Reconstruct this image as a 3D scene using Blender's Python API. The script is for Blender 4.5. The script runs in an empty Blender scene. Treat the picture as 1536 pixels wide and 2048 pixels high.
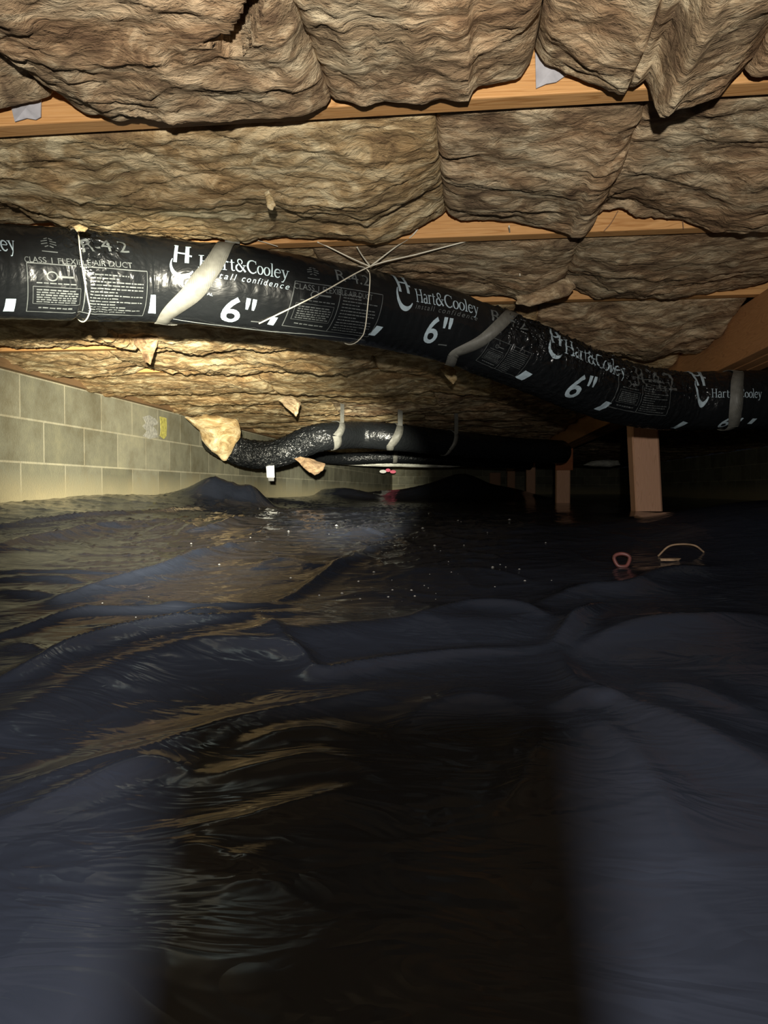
import bpy, bmesh, math, random
import numpy as np
from mathutils import Vector, Matrix

# ---------------------------------------------------------------- camera, world, lights, exposure
SC = bpy.context.scene
F = 1540.0                       # focal length in pixels of the 1536 x 2048 frame
Z0 = 0.45                        # camera height above the lowest ground
YAW = math.atan(178 / F)
PITCH = math.atan(45 / F)
cam_d = bpy.data.cameras.new('camera'); cam = bpy.data.objects.new('camera', cam_d)
SC.collection.objects.link(cam)
cam_d.lens = F / 2048 * 36; cam_d.sensor_width = 36; cam_d.clip_start = 0.01; cam_d.clip_end = 100
cam.location = (0, 0, Z0); cam.rotation_euler = (math.pi/2 - PITCH, 0, YAW)
SC.camera = cam
M3 = cam.rotation_euler.to_matrix()
RT = np.array(M3 @ Vector((1, 0, 0))); UP = np.array(M3 @ Vector((0, 1, 0))); FW = np.array(M3 @ Vector((0, 0, -1)))

w = bpy.data.worlds.new('world'); SC.world = w; w.use_nodes = True
w.node_tree.nodes['Background'].inputs[0].default_value = (0.01, 0.011, 0.014, 1)
w.node_tree.nodes['Background'].inputs[1].default_value = 0.25
SC.view_settings.view_transform = 'Standard'; SC.view_settings.look = 'None'
SC.view_settings.exposure = 0.0; SC.view_settings.gamma = 1.0; SC.view_settings.use_curve_mapping = False

LP = FW * -0.20 + np.array([0, 0, 0.06]) + RT * -0.0        # the head torch above and behind the phone
def ray(px, py): return FW + RT * (px - 768) / F + UP * (1024 - py) / F
def spot(name, aim_px, power, angle, blend, col, size=0.012):
    l = bpy.data.lights.new(name, 'SPOT'); o = bpy.data.objects.new(name, l); SC.collection.objects.link(o)
    l.energy = power; l.spot_size = math.radians(angle); l.spot_blend = blend; l.color = col
    l.shadow_soft_size = size
    o.location = Vector(LP) + Vector((0, 0, Z0))
    tgt = ray(*aim_px) * 4.0
    o.rotation_euler = (Vector(tgt) - Vector(LP)).to_track_quat('-Z', 'Y').to_euler()
spot('head_torch_throw', (690, 955), 6500, 13, 1.0, (1.0, 0.95, 0.76), 0.012)
spot('head_torch_hotspot', (340, 896), 2350, 27.5, 1.0, (1.0, 0.93, 0.72), 0.011)
spot('head_torch_spill', (560, 860), 104, 122, 1.0, (1.0, 0.95, 0.87), 0.011)

# ---------------------------------------------------------------- helpers
rng = random.Random(7)
def atY(px, py, Y): d = ray(px, py); return d * (Y / d[1])
def atX(px, py, X): d = ray(px, py); return d * (X / d[0])
def atD(px, py, D): return ray(px, py) * D

def nodes_mat(name):
    m = bpy.data.materials.new(name); m.use_nodes = True
    nt = m.node_tree; b = nt.nodes['Principled BSDF']
    return m, nt, b
def N(nt, t, **kw):
    n = nt.nodes.new(t)
    for k, v in kw.items():
        if k in n.inputs: n.inputs[k].default_value = v
        else: setattr(n, k, v)
    return n
def ramp(nt, src, stops):
    r = nt.nodes.new('ShaderNodeValToRGB')
    e = r.color_ramp.elements
    while len(e) < len(stops): e.new(0.5)
    for i, (p, c) in enumerate(stops): e[i].position = p; e[i].color = (*c, 1)
    nt.links.new(src, r.inputs[0]); return r.outputs[0]
def coords(nt, scale=(1, 1, 1), rot=(0, 0, 0)):
    # geometry position keeps neighbouring objects from repeating one another
    g = nt.nodes.new('ShaderNodeNewGeometry'); mp = N(nt, 'ShaderNodeMapping'); mp.inputs['Scale'].default_value = scale
    mp.inputs['Rotation'].default_value = rot
    nt.links.new(g.outputs['Position'], mp.inputs[0]); return mp.outputs[0]
def bump(nt, b, src, strength, dist, prev=None):
    n = nt.nodes.new('ShaderNodeBump'); n.inputs['Strength'].default_value = strength; n.inputs['Distance'].default_value = dist
    nt.links.new(src, n.inputs['Height'])
    if prev: nt.links.new(prev, n.inputs['Normal'])
    nt.links.new(n.outputs[0], b.inputs['Normal']); return n.outputs[0]
def mixc(nt, fac, a, b_, mode='MIX'):
    n = nt.nodes.new('ShaderNodeMix'); n.data_type = 'RGBA'; n.blend_type = mode
    if isinstance(fac, float): n.inputs[0].default_value = fac
    else: nt.links.new(fac, n.inputs[0])
    for s, v in ((6, a), (7, b_)):
        if isinstance(v, tuple): n.inputs[s].default_value = (*v, 1)
        else: nt.links.new(v, n.inputs[s])
    return n.outputs[2]

def mat_plain(name, col, rough=0.6, spec=0.5, noise=0.0, metal=0):
    m, nt, b = nodes_mat(name)
    b.inputs['Roughness'].default_value = rough; b.inputs['Specular IOR Level'].default_value = spec
    b.inputs['Metallic'].default_value = metal
    n = N(nt, 'ShaderNodeTexNoise', Scale=60.0, Detail=4.0); nt.links.new(coords(nt), n.inputs['Vector'])
    k = noise
    c = ramp(nt, n.outputs[0], [(0.3, tuple(x*(1-k) for x in col)), (0.7, tuple(min(1, x*(1+k)) for x in col))])
    nt.links.new(c, b.inputs['Base Color']); return m

def mat_insulation(name, dark, mid, light, tint):
    m, nt, b = nodes_mat(name)
    b.inputs['Roughness'].default_value = 0.95; b.inputs['Specular IOR Level'].default_value = 0.15
    n0 = N(nt, 'ShaderNodeTexNoise', Scale=5.0, Detail=3.0, Distortion=0.6); nt.links.new(coords(nt), n0.inputs['Vector'])
    n1 = N(nt, 'ShaderNodeTexNoise', Scale=11.0, Detail=9.0, Roughness=0.66, Distortion=1.2)
    nt.links.new(coords(nt, (0.75, 1.1, 1.3)), n1.inputs['Vector'])
    c1 = ramp(nt, n1.outputs[0], [(0.34, dark), (0.48, mid), (0.62, light)])
    c2 = mixc(nt, ramp(nt, n0.outputs[0], [(0.42, (0, 0, 0)), (0.62, (0.8, 0.8, 0.8))]), c1, mixc(nt, 1.0, c1, tint, 'MULTIPLY'))
    nt.links.new(c2, b.inputs['Base Color'])
    # fine lamellae: distorted bands + fibres
    wv = N(nt, 'ShaderNodeTexNoise', Scale=26.0, Detail=6.0, Roughness=0.6, Distortion=1.6)
    nt.links.new(coords(nt, (0.65, 1.15, 1.4)), wv.inputs['Vector'])
    p = bump(nt, b, wv.outputs[0], 0.65, 0.018)
    fb = N(nt, 'ShaderNodeTexNoise', Scale=240.0, Detail=4.0, Distortion=1.0); nt.links.new(coords(nt, (0.3, 1, 1)), fb.inputs['Vector'])
    bump(nt, b, fb.outputs[0], 0.5, 0.003, p)
    return m
M = {}
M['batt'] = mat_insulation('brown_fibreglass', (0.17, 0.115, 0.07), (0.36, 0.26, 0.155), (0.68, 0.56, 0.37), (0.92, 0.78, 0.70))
M['batt_gold_lit'] = mat_insulation('golden_lit_fibreglass', (0.20, 0.135, 0.072), (0.45, 0.325, 0.17), (0.80, 0.67, 0.42), (0.94, 0.82, 0.72))  # yellower fibre, colour also lightened to stand in for stronger torch light
M['batt_pale'] = mat_insulation('pale_fibreglass', (0.30, 0.21, 0.10), (0.52, 0.40, 0.22), (0.75, 0.66, 0.45), (1.0, 0.92, 0.8))
M['batt_shaded'] = mat_insulation('shaded_fibreglass', (0.07, 0.045, 0.03), (0.13, 0.09, 0.055), (0.22, 0.16, 0.10), (0.9, 0.8, 0.7))  # fibre colour darkened to paint the shade on the far hanging scrap
M['batt_white'] = mat_insulation('white_fibreglass', (0.55, 0.55, 0.48), (0.7, 0.7, 0.62), (0.8, 0.8, 0.72), (1, 1, 1))

def mat_wood(name, a, b_, c_, axis='X', rough=0.65):
    m, nt, b = nodes_mat(name)
    b.inputs['Roughness'].default_value = rough; b.inputs['Specular IOR Level'].default_value = 0.25
    sc = {'X': (0.7, 9, 9), 'Y': (9, 0.7, 9), 'Z': (9, 9, 0.7)}[axis]
    n = N(nt, 'ShaderNodeTexNoise', Scale=2.2, Detail=2.0, Distortion=0.8); nt.links.new(coords(nt, sc), n.inputs['Vector'])
    mul = nt.nodes.new('ShaderNodeMath'); mul.operation = 'MULTIPLY'; mul.inputs[1].default_value = 13.0
    nt.links.new(n.outputs[0], mul.inputs[0])
    fr = nt.nodes.new('ShaderNodeMath'); fr.operation = 'PINGPONG'; fr.inputs[1].default_value = 0.5
    nt.links.new(mul.outputs[0], fr.inputs[0])
    f2 = N(nt, 'ShaderNodeTexNoise', Scale=30.0, Detail=5.0); nt.links.new(coords(nt, sc), f2.inputs['Vector'])
    c1 = ramp(nt, fr.outputs[0], [(0.0, b_), (0.36, a), (0.5, c_)])
    c2 = mixc(nt, 0.35, c1, ramp(nt, f2.outputs[0], [(0.3, c_), (0.7, a)]))
    nt.links.new(c2, b.inputs['Base Color'])
    bump(nt, b, f2.outputs[0], 0.25, 0.002)
    return m
M['joist'] = mat_wood('pine_joist', (0.72, 0.40, 0.16), (0.66, 0.34, 0.12), (0.44, 0.20, 0.06))
M['girder'] = mat_wood('stained_girder', (0.62, 0.31, 0.13), (0.52, 0.25, 0.10), (0.40, 0.18, 0.07), 'Y', 0.7)
M['post'] = mat_wood('post_wood', (0.88, 0.52, 0.34), (0.82, 0.47, 0.30), (0.68, 0.36, 0.22), 'Z', 0.6)
M['shim'] = mat_wood('shim_wood', (0.46, 0.16, 0.07), (0.42, 0.14, 0.06), (0.3, 0.1, 0.04), 'X')
M['sill'] = mat_wood('sill_wood', (0.30, 0.19, 0.10), (0.26, 0.16, 0.08), (0.2, 0.12, 0.06), 'Y')
M['subfloor'] = mat_wood('subfloor_board', (0.4, 0.28, 0.16), (0.35, 0.24, 0.14), (0.3, 0.2, 0.1), 'Y')

def mat_plastic(name, col, rough, crinkle, cscale, stretch=(1, 1, 1), spec=0.5, fine=0.2, attr=False):
    m, nt, b = nodes_mat(name)
    b.inputs['Base Color'].default_value = (*col, 1)
    b.inputs['Specular IOR Level'].default_value = spec
    dn = N(nt, 'ShaderNodeTexNoise', Scale=7.0, Detail=6.0, Roughness=0.65); nt.links.new(coords(nt), dn.inputs['Vector'])
    rr = ramp(nt, dn.outputs[0], [(0.35, (rough,)*3), (0.7, (min(1, rough*1.7),)*3)])
    nt.links.new(rr, b.inputs['Roughness'])
    n1 = N(nt, 'ShaderNodeTexNoise', Scale=cscale, Detail=3.0, Distortion=1.5); nt.links.new(coords(nt, stretch), n1.inputs['Vector'])
    ab = nt.nodes.new('ShaderNodeMath'); ab.operation = 'PINGPONG'; ab.inputs[1].default_value = 0.12
    nt.links.new(n1.outputs[0], ab.inputs[0])
    p = bump(nt, b, ab.outputs[0], crinkle, 0.06)
    n2 = N(nt, 'ShaderNodeTexVoronoi', Scale=cscale*3); n2.feature = 'F1'
    nt.links.new(coords(nt, stretch), n2.inputs['Vector'])
    bump(nt, b, n2.outputs[0], fine, 0.006, p)
    if attr:      # how crumpled the film is along the sleeve
        at = nt.nodes.new('ShaderNodeAttribute'); at.attribute_name = 'crinkle'
        for bn, k in zip([n for n in nt.nodes if n.type == 'BUMP'], (crinkle, fine)):
            ml = nt.nodes.new('ShaderNodeMath'); ml.operation = 'MULTIPLY'; ml.inputs[1].default_value = k
            nt.links.new(at.outputs['Fac'], ml.inputs[0]); nt.links.new(ml.outputs[0], bn.inputs['Strength'])
    return m
M['sheet'] = mat_plastic('black_poly_sheet', (0.024, 0.029, 0.044), 0.10, 0.08, 8.0, (0.6, 1.3, 1), 0.35, 0.03)
M['sheet'].node_tree.nodes['Principled BSDF'].inputs['IOR'].default_value = 1.28
M['duct'] = mat_plastic('black_duct_film', (0.008, 0.009, 0.010), 0.22, 0.75, 16.0, (1, 1, 1), 0.38, 0.9, True)
M['ink'] = mat_plain('pale_blue_ink', (0.40, 0.50, 0.56), 0.45, 0.4, 0.12)
M['ink_grey'] = mat_plain('grey_ink', (0.10, 0.11, 0.11), 0.5, 0.4, 0.25)
M['strap'] = mat_plain('webbing', (0.16, 0.158, 0.14), 0.42, 0.5, 0.18)
_nt = M['strap'].node_tree; _w = N(_nt, 'ShaderNodeTexWave', Scale=160.0, Distortion=1.0); _nt.links.new(coords(_nt), _w.inputs['Vector'])
bump(_nt, _nt.nodes['Principled BSDF'], _w.outputs['Fac'], 0.5, 0.001)
M['string'] = mat_plain('string', (0.80, 0.75, 0.60), 0.6, 0.3, 0.1)
M['wire'] = mat_plain('rusty_wire', (0.28, 0.16, 0.09), 0.5, 0.3, 0.3)
M['tape'] = mat_plain('grey_paper', (0.42, 0.41, 0.43), 0.75, 0.3, 0.15)
M['white'] = mat_plain('white_tag', (0.8, 0.8, 0.76), 0.5, 0.4, 0.05)
M['blackbit'] = mat_plain('black_plastic', (0.02, 0.02, 0.02), 0.4, 0.5, 0.05)
M['pink'] = mat_plain('pink_red', (0.85, 0.10, 0.20), 0.5, 0.4, 0.05)
M['speck'] = mat_plain('pale_specks', (0.75, 0.75, 0.72), 0.2, 0.8, 0.1)
M['brownbit'] = mat_plain('brown_debris', (0.28, 0.19, 0.12), 0.6, 0.3, 0.3)
M['redbit'] = mat_plain('red_ring', (0.15, 0.05, 0.045), 0.45, 0.5, 0.3)
M['phone'] = mat_plain('phone_case', (0.03, 0.03, 0.035), 0.5, 0.5, 0.05)

def mat_block():
    m, nt, b = nodes_mat('concrete_block')
    b.inputs['Roughness'].default_value = 0.9; b.inputs['Specular IOR Level'].default_value = 0.2
    g = nt.nodes.new('ShaderNodeNewGeometry'); sp = nt.nodes.new('ShaderNodeSeparateXYZ'); nt.links.new(g.outputs['Position'], sp.inputs[0])
    ad = nt.nodes.new('ShaderNodeMath'); ad.operation = 'ADD'; nt.links.new(sp.outputs[0], ad.inputs[0]); nt.links.new(sp.outputs[1], ad.inputs[1])
    a2 = nt.nodes.new('ShaderNodeMath'); a2.operation = 'ADD'; a2.inputs[1].default_value = 0.10; nt.links.new(ad.outputs[0], a2.inputs[0])
    z2 = nt.nodes.new('ShaderNodeMath'); z2.operation = 'ADD'; z2.inputs[1].default_value = -(Z0 + 0.524) + 0.2*5 ; nt.links.new(sp.outputs[2], z2.inputs[0])
    cb = nt.nodes.new('ShaderNodeCombineXYZ'); nt.links.new(a2.outputs[0], cb.inputs[0]); nt.links.new(z2.outputs[0], cb.inputs[1])
    br = N(nt, 'ShaderNodeTexBrick', Scale=1.0); br.offset = 0.5
    br.inputs['Mortar Size'].default_value = 0.0055; br.inputs['Mortar Smooth'].default_value = 0.35
    br.inputs['Brick Width'].default_value = 0.385; br.inputs['Row Height'].default_value = 0.2
    br.inputs['Color1'].default_value = (0.25, 0.25, 0.19, 1); br.inputs['Color2'].default_value = (0.39, 0.385, 0.30, 1)
    br.inputs['Mortar'].default_value = (0.56, 0.54, 0.42, 1)
    nt.links.new(cb.outputs[0], br.inputs['Vector'])
    n = N(nt, 'ShaderNodeTexNoise', Scale=3.2, Detail=9.0, Roughness=0.72); nt.links.new(coords(nt), n.inputs['Vector'])
    c = mixc(nt, 0.9, br.outputs[0], ramp(nt, n.outputs[0], [(0.32, (0.62, 0.56, 0.46)), (0.5, (0.95, 0.94, 0.9)), (0.68, (1.3, 1.26, 1.12))]), 'MULTIPLY')
    # pale mineral bloom and earth staining along the foot of the wall
    zr = nt.nodes.new('ShaderNodeMapRange'); zr.inputs[1].default_value = Z0 + 0.20; zr.inputs[2].default_value = Z0 + 0.05
    zn = nt.nodes.new('ShaderNodeMath'); zn.operation = 'MULTIPLY_ADD'; zn.inputs[1].default_value = 0.22
    nt.links.new(n.outputs[0], zn.inputs[0]); nt.links.new(sp.outputs[2], zn.inputs[2]); nt.links.new(zn.outputs[0], zr.inputs[0])
    c = mixc(nt, zr.outputs[0], c, (0.60, 0.53, 0.33))
    nt.links.new(c, b.inputs['Base Color'])
    p = bump(nt, b, br.outputs['Fac'], -0.5, 0.006)
    n3 = N(nt, 'ShaderNodeTexNoise', Scale=120.0, Detail=3.0); nt.links.new(coords(nt), n3.inputs['Vector'])
    bump(nt, b, n3.outputs[0], 0.4, 0.003, p)
    return m
M['block'] = mat_block()

def link(o, parent=None):
    SC.collection.objects.link(o)
    if parent is not None:
        o.parent = parent
    return o
def mesh_obj(name, V, Fc, mat, parent=None, smooth=True, mats=None, fmat=None):
    """V in camera-relative world coordinates; the origin goes to the parent's base or the thing's own base"""
    V = np.asarray(V, float) + np.array([0, 0, Z0])
    if parent is None: base = np.array([V[:, 0].mean(), V[:, 1].mean(), V[:, 2].min()])
    else: base = np.array(parent.matrix_world.translation if parent.get('_b') is None else parent['_b'])
    me = bpy.data.meshes.new(name)
    me.from_pydata((V - base).tolist(), [], [tuple(int(i) for i in f) for f in Fc])
    me.validate()
    for m_ in (mats or [mat]): me.materials.append(m_)
    if fmat is not None: me.polygons.foreach_set('material_index', np.asarray(fmat, dtype=np.int32))
    if smooth: me.polygons.foreach_set('use_smooth', [True]*len(me.polygons))
    me.update()
    o = bpy.data.objects.new(name, me); link(o, parent)
    if parent is None: o.location = base; 
    o['_b'] = tuple(base) if parent is None else tuple(base)
    return o
def tag(o, label=None, cat=None, group=None, kind=None):
    if label: o['label'] = label
    if cat: o['category'] = cat
    if group: o['group'] = group
    if kind: o['kind'] = kind
    return o
def empty(name, p):
    o = bpy.data.objects.new(name, None); o.empty_display_size = 0.05; link(o)
    q = (p[0], p[1], p[2] + Z0); o.location = q; o['_b'] = q; return o
def grid_faces(nu, nv, closed_v=False):
    i = np.arange(nu-1)[:, None]; j = np.arange(nv if closed_v else nv-1)[None, :]
    j2 = (j+1) % nv
    a = i*nv + j; b = i*nv + j2; c = (i+1)*nv + j2; d = (i+1)*nv + j
    return np.stack([a, b, c, d], -1).reshape(-1, 4)
def box_vf(x0, x1, y0, y1, z0, z1):
    V = [(x, y, z) for x in (x0, x1) for y in (y0, y1) for z in (z0, z1)]
    Fc = [(0, 1, 3, 2), (4, 6, 7, 5), (0, 4, 5, 1), (2, 3, 7, 6), (0, 2, 6, 4), (1, 5, 7, 3)]
    return V, Fc
def bevel_obj(o, wd, seg=2):
    md = o.modifiers.new('edge', 'BEVEL'); md.width = wd; md.segments = seg; md.limit_method = 'ANGLE'
def smooth_curve(P, n):
    P = np.asarray(P, float); k = len(P)
    ext = np.vstack([2*P[0]-P[1], P, 2*P[-1]-P[-2]])
    out = []
    t = np.linspace(0, k-1, n)
    for q in t:
        i = min(int(q), k-2); u = q - i
        p0, p1, p2, p3 = ext[i], ext[i+1], ext[i+2], ext[i+3]
        out.append(0.5*((2*p1) + (-p0+p2)*u + (2*p0-5*p1+4*p2-p3)*u*u + (-p0+3*p1-3*p2+p3)*u**3))
    return np.array(out)
def tube_vf(P, r, ns=8, caps=True):
    P = np.asarray(P, float); n = len(P); r = np.broadcast_to(np.asarray(r, float), (n,))
    T = np.gradient(P, axis=0); T /= np.linalg.norm(T, axis=1)[:, None] + 1e-12
    ref = np.array([0, 0, 1.0]) if abs(T[0][2]) < 0.9 else np.array([1.0, 0, 0])
    V = []
    A = np.cross(T[0], ref); A /= np.linalg.norm(A)
    for i in range(n):
        A = A - T[i]*np.dot(A, T[i]); A /= np.linalg.norm(A) + 1e-12
        B = np.cross(T[i], A)
        for k in range(ns):
            a = 2*math.pi*k/ns; V.append(P[i] + r[i]*(math.cos(a)*A + math.sin(a)*B))
    Fc = grid_faces(n, ns, True).tolist()
    if caps: Fc += [list(range(ns))[::-1], [(n-1)*ns + k for k in range(ns)]]
    return V, Fc

# vectorised gradient-free value noise (3D)
_T = np.random.RandomState(11).rand(65536)
def vn(x, y, z=0.0):
    x, y, z = np.broadcast_arrays(np.asarray(x, float), np.asarray(y, float), np.asarray(z, float))
    xi, yi, zi = np.floor(x).astype(np.int64), np.floor(y).astype(np.int64), np.floor(z).astype(np.int64)
    xf, yf, zf = x-xi, y-yi, z-zi
    s = lambda t: t*t*t*(t*(t*6-15)+10)
    u, v, ww = s(xf), s(yf), s(zf)
    h = lambda a, b, c: _T[((a*73856093) ^ (b*19349663) ^ (c*83492791)) & 65535]
    l = lambda a, b, t: a + (b-a)*t
    return l(l(l(h(xi, yi, zi), h(xi+1, yi, zi), u), l(h(xi, yi+1, zi), h(xi+1, yi+1, zi), u), v),
             l(l(h(xi, yi, zi+1), h(xi+1, yi, zi+1), u), l(h(xi, yi+1, zi+1), h(xi+1, yi+1, zi+1), u), v), ww)*2 - 1
def fbm(x, y, z=0.0, o=4, g=0.5):
    a, s, t = 1.0, 0.0, 0.0
    for k in range(o):
        s = s + a*vn(x*2**k + 17.3*k, y*2**k - 9.1*k, z + 5.7*k); t += a; a *= g
    return s/t
def sstep(a, b, x): t = np.clip((x-a)/(b-a), 0, 1); return t*t*(3-2*t)

# ---------------------------------------------------------------- setting
HJ = 0.566                       # underside of the joists above the camera
XW, XR, YF, YN = -2.04, 3.6, 19.5, -0.6
YJ = [1.14 + 0.61*k for k in range(-3, 35)]       # near faces of the joists
V_, F_ = box_vf(XW-0.2, XW, YN, YF, -0.6, HJ-0.04); o = mesh_obj('wall_left', V_, F_, M['block'], smooth=False); tag(o, kind='structure')
V_, F_ = box_vf(XW-0.2, XR+0.2, YF, YF+0.2, -0.6, HJ-0.04); o = mesh_obj('wall_back', V_, F_, M['block'], smooth=False); tag(o, kind='structure')
V_, F_ = box_vf(XR, XR+0.2, YN, YF, -0.6, HJ-0.04); o = mesh_obj('wall_right', V_, F_, M['block'], smooth=False); tag(o, kind='structure')
V_, F_ = box_vf(XW-0.2, XR+0.2, YN-0.2, YN, -0.6, HJ-0.04); o = mesh_obj('wall_front', V_, F_, M['block'], smooth=False); tag(o, kind='structure')
V_, F_ = box_vf(XW-0.2, XR+0.2, YN-0.2, YF+0.2, HJ+0.235, HJ+0.255); o = mesh_obj('ceiling', V_, F_, M['subfloor'], smooth=False); tag(o, kind='structure')
V_, F_ = box_vf(XW-0.15, XW+0.035, YN, YF, HJ-0.04, HJ-0.001); o = mesh_obj('trim_1', V_, F_, M['sill'], smooth=False); tag(o, kind='structure')
V_, F_ = box_vf(XW-0.15, XW-0.11, YN, YF, HJ-0.001, HJ+0.235); o = mesh_obj('trim_2', V_, F_, M['sill'], smooth=False); tag(o, kind='structure')

# ---------------------------------------------------------------- ground: black poly sheet draped over the earth
def base_h(x, y):
    h = np.interp(y, [-0.6, 0, 0.6, 1.0, 1.4, 1.9, 2.6, 3.95, 5.5, 7.7, 12, 18, 22], [-.36, -.34, -.315, -.29, -.245, -.19, -.135, -.113, -.125, -.132, -.14, -.12, -.10])
    h = h + sstep(-1.2, -2.04, x)*(0.075*sstep(2.0, 3.2, y)) * (1 - 0.35*sstep(4.5, 6, y))
    return h
def on_ground(px, py):
    d = ray(px, py); t = np.linspace(0.2, 24, 6000)
    P = t[:, None]*d[None, :]
    k = np.where(P[:, 2] < base_h(P[:, 0], P[:, 1]))[0]
    return P[k[0]] if len(k) else P[-1]
# folds: pixel polylines read off the photograph, width (m), height (m)
FOLDS = [
 ([(-60,1062),(0,1056),(215,1036),(340,1026),(440,1014),(520,996)], .022, .016),
 ([(-60,1116),(0,1104),(110,1078),(200,1058),(330,1049)], .05, .026),
 ([(330,1046),(400,1060),(470,1048),(520,1040)], .03, .014),
 ([(90,1210),(225,1172),(325,1141),(425,1106),(510,1084)], .030, .022),
 ([(-40,1146),(120,1145),(230,1146),(300,1136)], .014, .008),
 ([(-40,1160),(90,1158),(180,1168)], .014, .008),
 ([(-40,1184),(60,1190),(120,1204)], .018, .010),
 ([(-40,1280),(60,1250),(165,1222),(300,1218),(470,1212),(600,1214)], .014, .011),
 ([(240,1196),(310,1208),(385,1218)], .012, .008),
 ([(190,1258),(260,1263),(330,1264),(360,1276)], .012, .012),
 ([(330,1262),(380,1236),(440,1220)], .02, .014),
 ([(-40,1402),(60,1368),(140,1332),(240,1304),(340,1280),(430,1266),(620,1238)], .030, .028),
 ([(-60,1500),(0,1470),(120,1410),(260,1350),(420,1306),(600,1282),(780,1262),(960,1248),(1100,1240)], .085, .050),
 ([(10,1286),(70,1298),(120,1314)], .014, .009),
 ([(420,1312),(530,1312),(600,1330),(650,1352),(730,1338),(800,1322),(930,1302),(1060,1296)], .010, .011),
 ([(505,1260),(530,1280),(560,1306),(610,1334)], .014, .010),
 ([(-60,1640),(60,1590),(180,1548),(300,1512),(390,1480),(520,1440),(660,1406),(800,1380)], .022, .018),
 ([(150,1530),(260,1494),(360,1472),(480,1446)], .012, .008),
 ([(-40,1690),(100,1622),(240,1556),(330,1532),(390,1548)], .020, .016),
 ([(420,1566),(520,1540),(620,1522),(720,1536)], .016, .012),
 ([(370,1668),(480,1650),(580,1620),(690,1582)], .014, .014),
 ([(480,1500),(560,1478),(640,1470),(700,1488)], .020, .014),
 ([(1100,1292),(1140,1258),(1180,1232),(1216,1208)], .016, .018),
 ([(1100,1292),(1130,1342),(1170,1390),(1216,1416),(1260,1440)], .016, .020),
 ([(1150,1302),(1260,1270),(1400,1256),(1560,1250)], .045, .022),
 ([(1216,1416),(1330,1462),(1440,1520),(1600,1600)], .05, .030),
 ([(1120,1440),(1180,1420),(1230,1440)], .02, .018),
 ([(1180,1450),(1240,1520),(1330,1660),(1400,1780)], .03, .02),
 ([(1260,1380),(1380,1400),(1560,1470)], .05, .022),
 ([(1010,1620),(1040,1570),(1070,1520),(1085,1470)], .012, .014),
 ([(1040,1606),(1090,1560),(1116,1500)], .012, .010),
 ([(1060,1470),(1030,1500),(1020,1540)], .02, .012),
 ([(1080,1206),(1160,1180),(1260,1176),(1330,1150),(1410,1140)], .035, .020),
 ([(820,1256),(930,1222),(1040,1222),(1100,1240)], .03, .018),
 ([(500,1136),(560,1120),(640,1130),(700,1118)], .02, .010),
 ([(540,1210),(590,1190),(640,1150),(690,1122),(768,1084)], .014, .010),
 ([(350,1700),(400,1706),(444,1726)], .010, .009),
 ([(460,1706),(478,1726),(482,1748)], .012, .009),
 ([(780,1480),(860,1420),(960,1400),(1050,1430)], .03, .014),
]
def ground(x, y):
    h = base_h(x, y)
    near = 1 - sstep(3.0, 7.0, y)
    h = h + 0.016*fbm(x*1.7, y*2.1, 3.0, 2) * (0.35 + 0.65*near)
    wx = x + 0.12*fbm(x*3, y*3, 9.0, 2); wy = y + 0.12*fbm(x*3, y*3, 19.0, 2)
    # short creases
    c1 = 1 - np.abs(vn(wx*5 + wy*2.0, wy*9 - wx*3, 4.0)); c2 = 1 - np.abs(vn(wx*11, wy*21 - wx*6, 8.0))
    far = sstep(1.2, 2.6, y)*(1 - 0.9*sstep(0.0, 0.5, x))
    h = h + 0.006*c1**9*(0.15+0.85*far) + (0.0006+0.0040*far)*c2**6*(0.5+0.5*near)
    c3 = 1 - np.abs(vn(wx*26 + 3*wy, wy*44 - wx*12, 12.0))
    msk = sstep(0.1, 0.5, fbm(x*1.7, y*1.7, 31.0, 2) + 0.15)
    h = h + 0.0020*c3**5*msk*near*far
    # earth mounds that lift the sheet against the wall far off
    for (px, py, D, hh, sx, sy) in MOUNDS:
        q = ray(px, 979)*D
        h = h + hh*np.exp(-((x-q[0])/sx)**2 - ((y-q[1])/sy)**2)
    return h
MOUNDS = [(432, 966, 4.9, .150, .15, .22), (505, 976, 5.0, .115, .10, .2), (380, 985, 5.0, .05, .16, .2), (560, 990, 6.5, .03, .3, .4),
          (930, 945, 11.0, .30, .42, .7), (850, 970, 11.0, .15, .5, .6), (1010, 965, 11.5, .16, .5, .6), (690, 976, 10.5, .12, .5, .5),
          (770, 976, 11.5, .10, .5, .5), (1560, 1120, 2.4, .10, .45, .5)]
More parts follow.
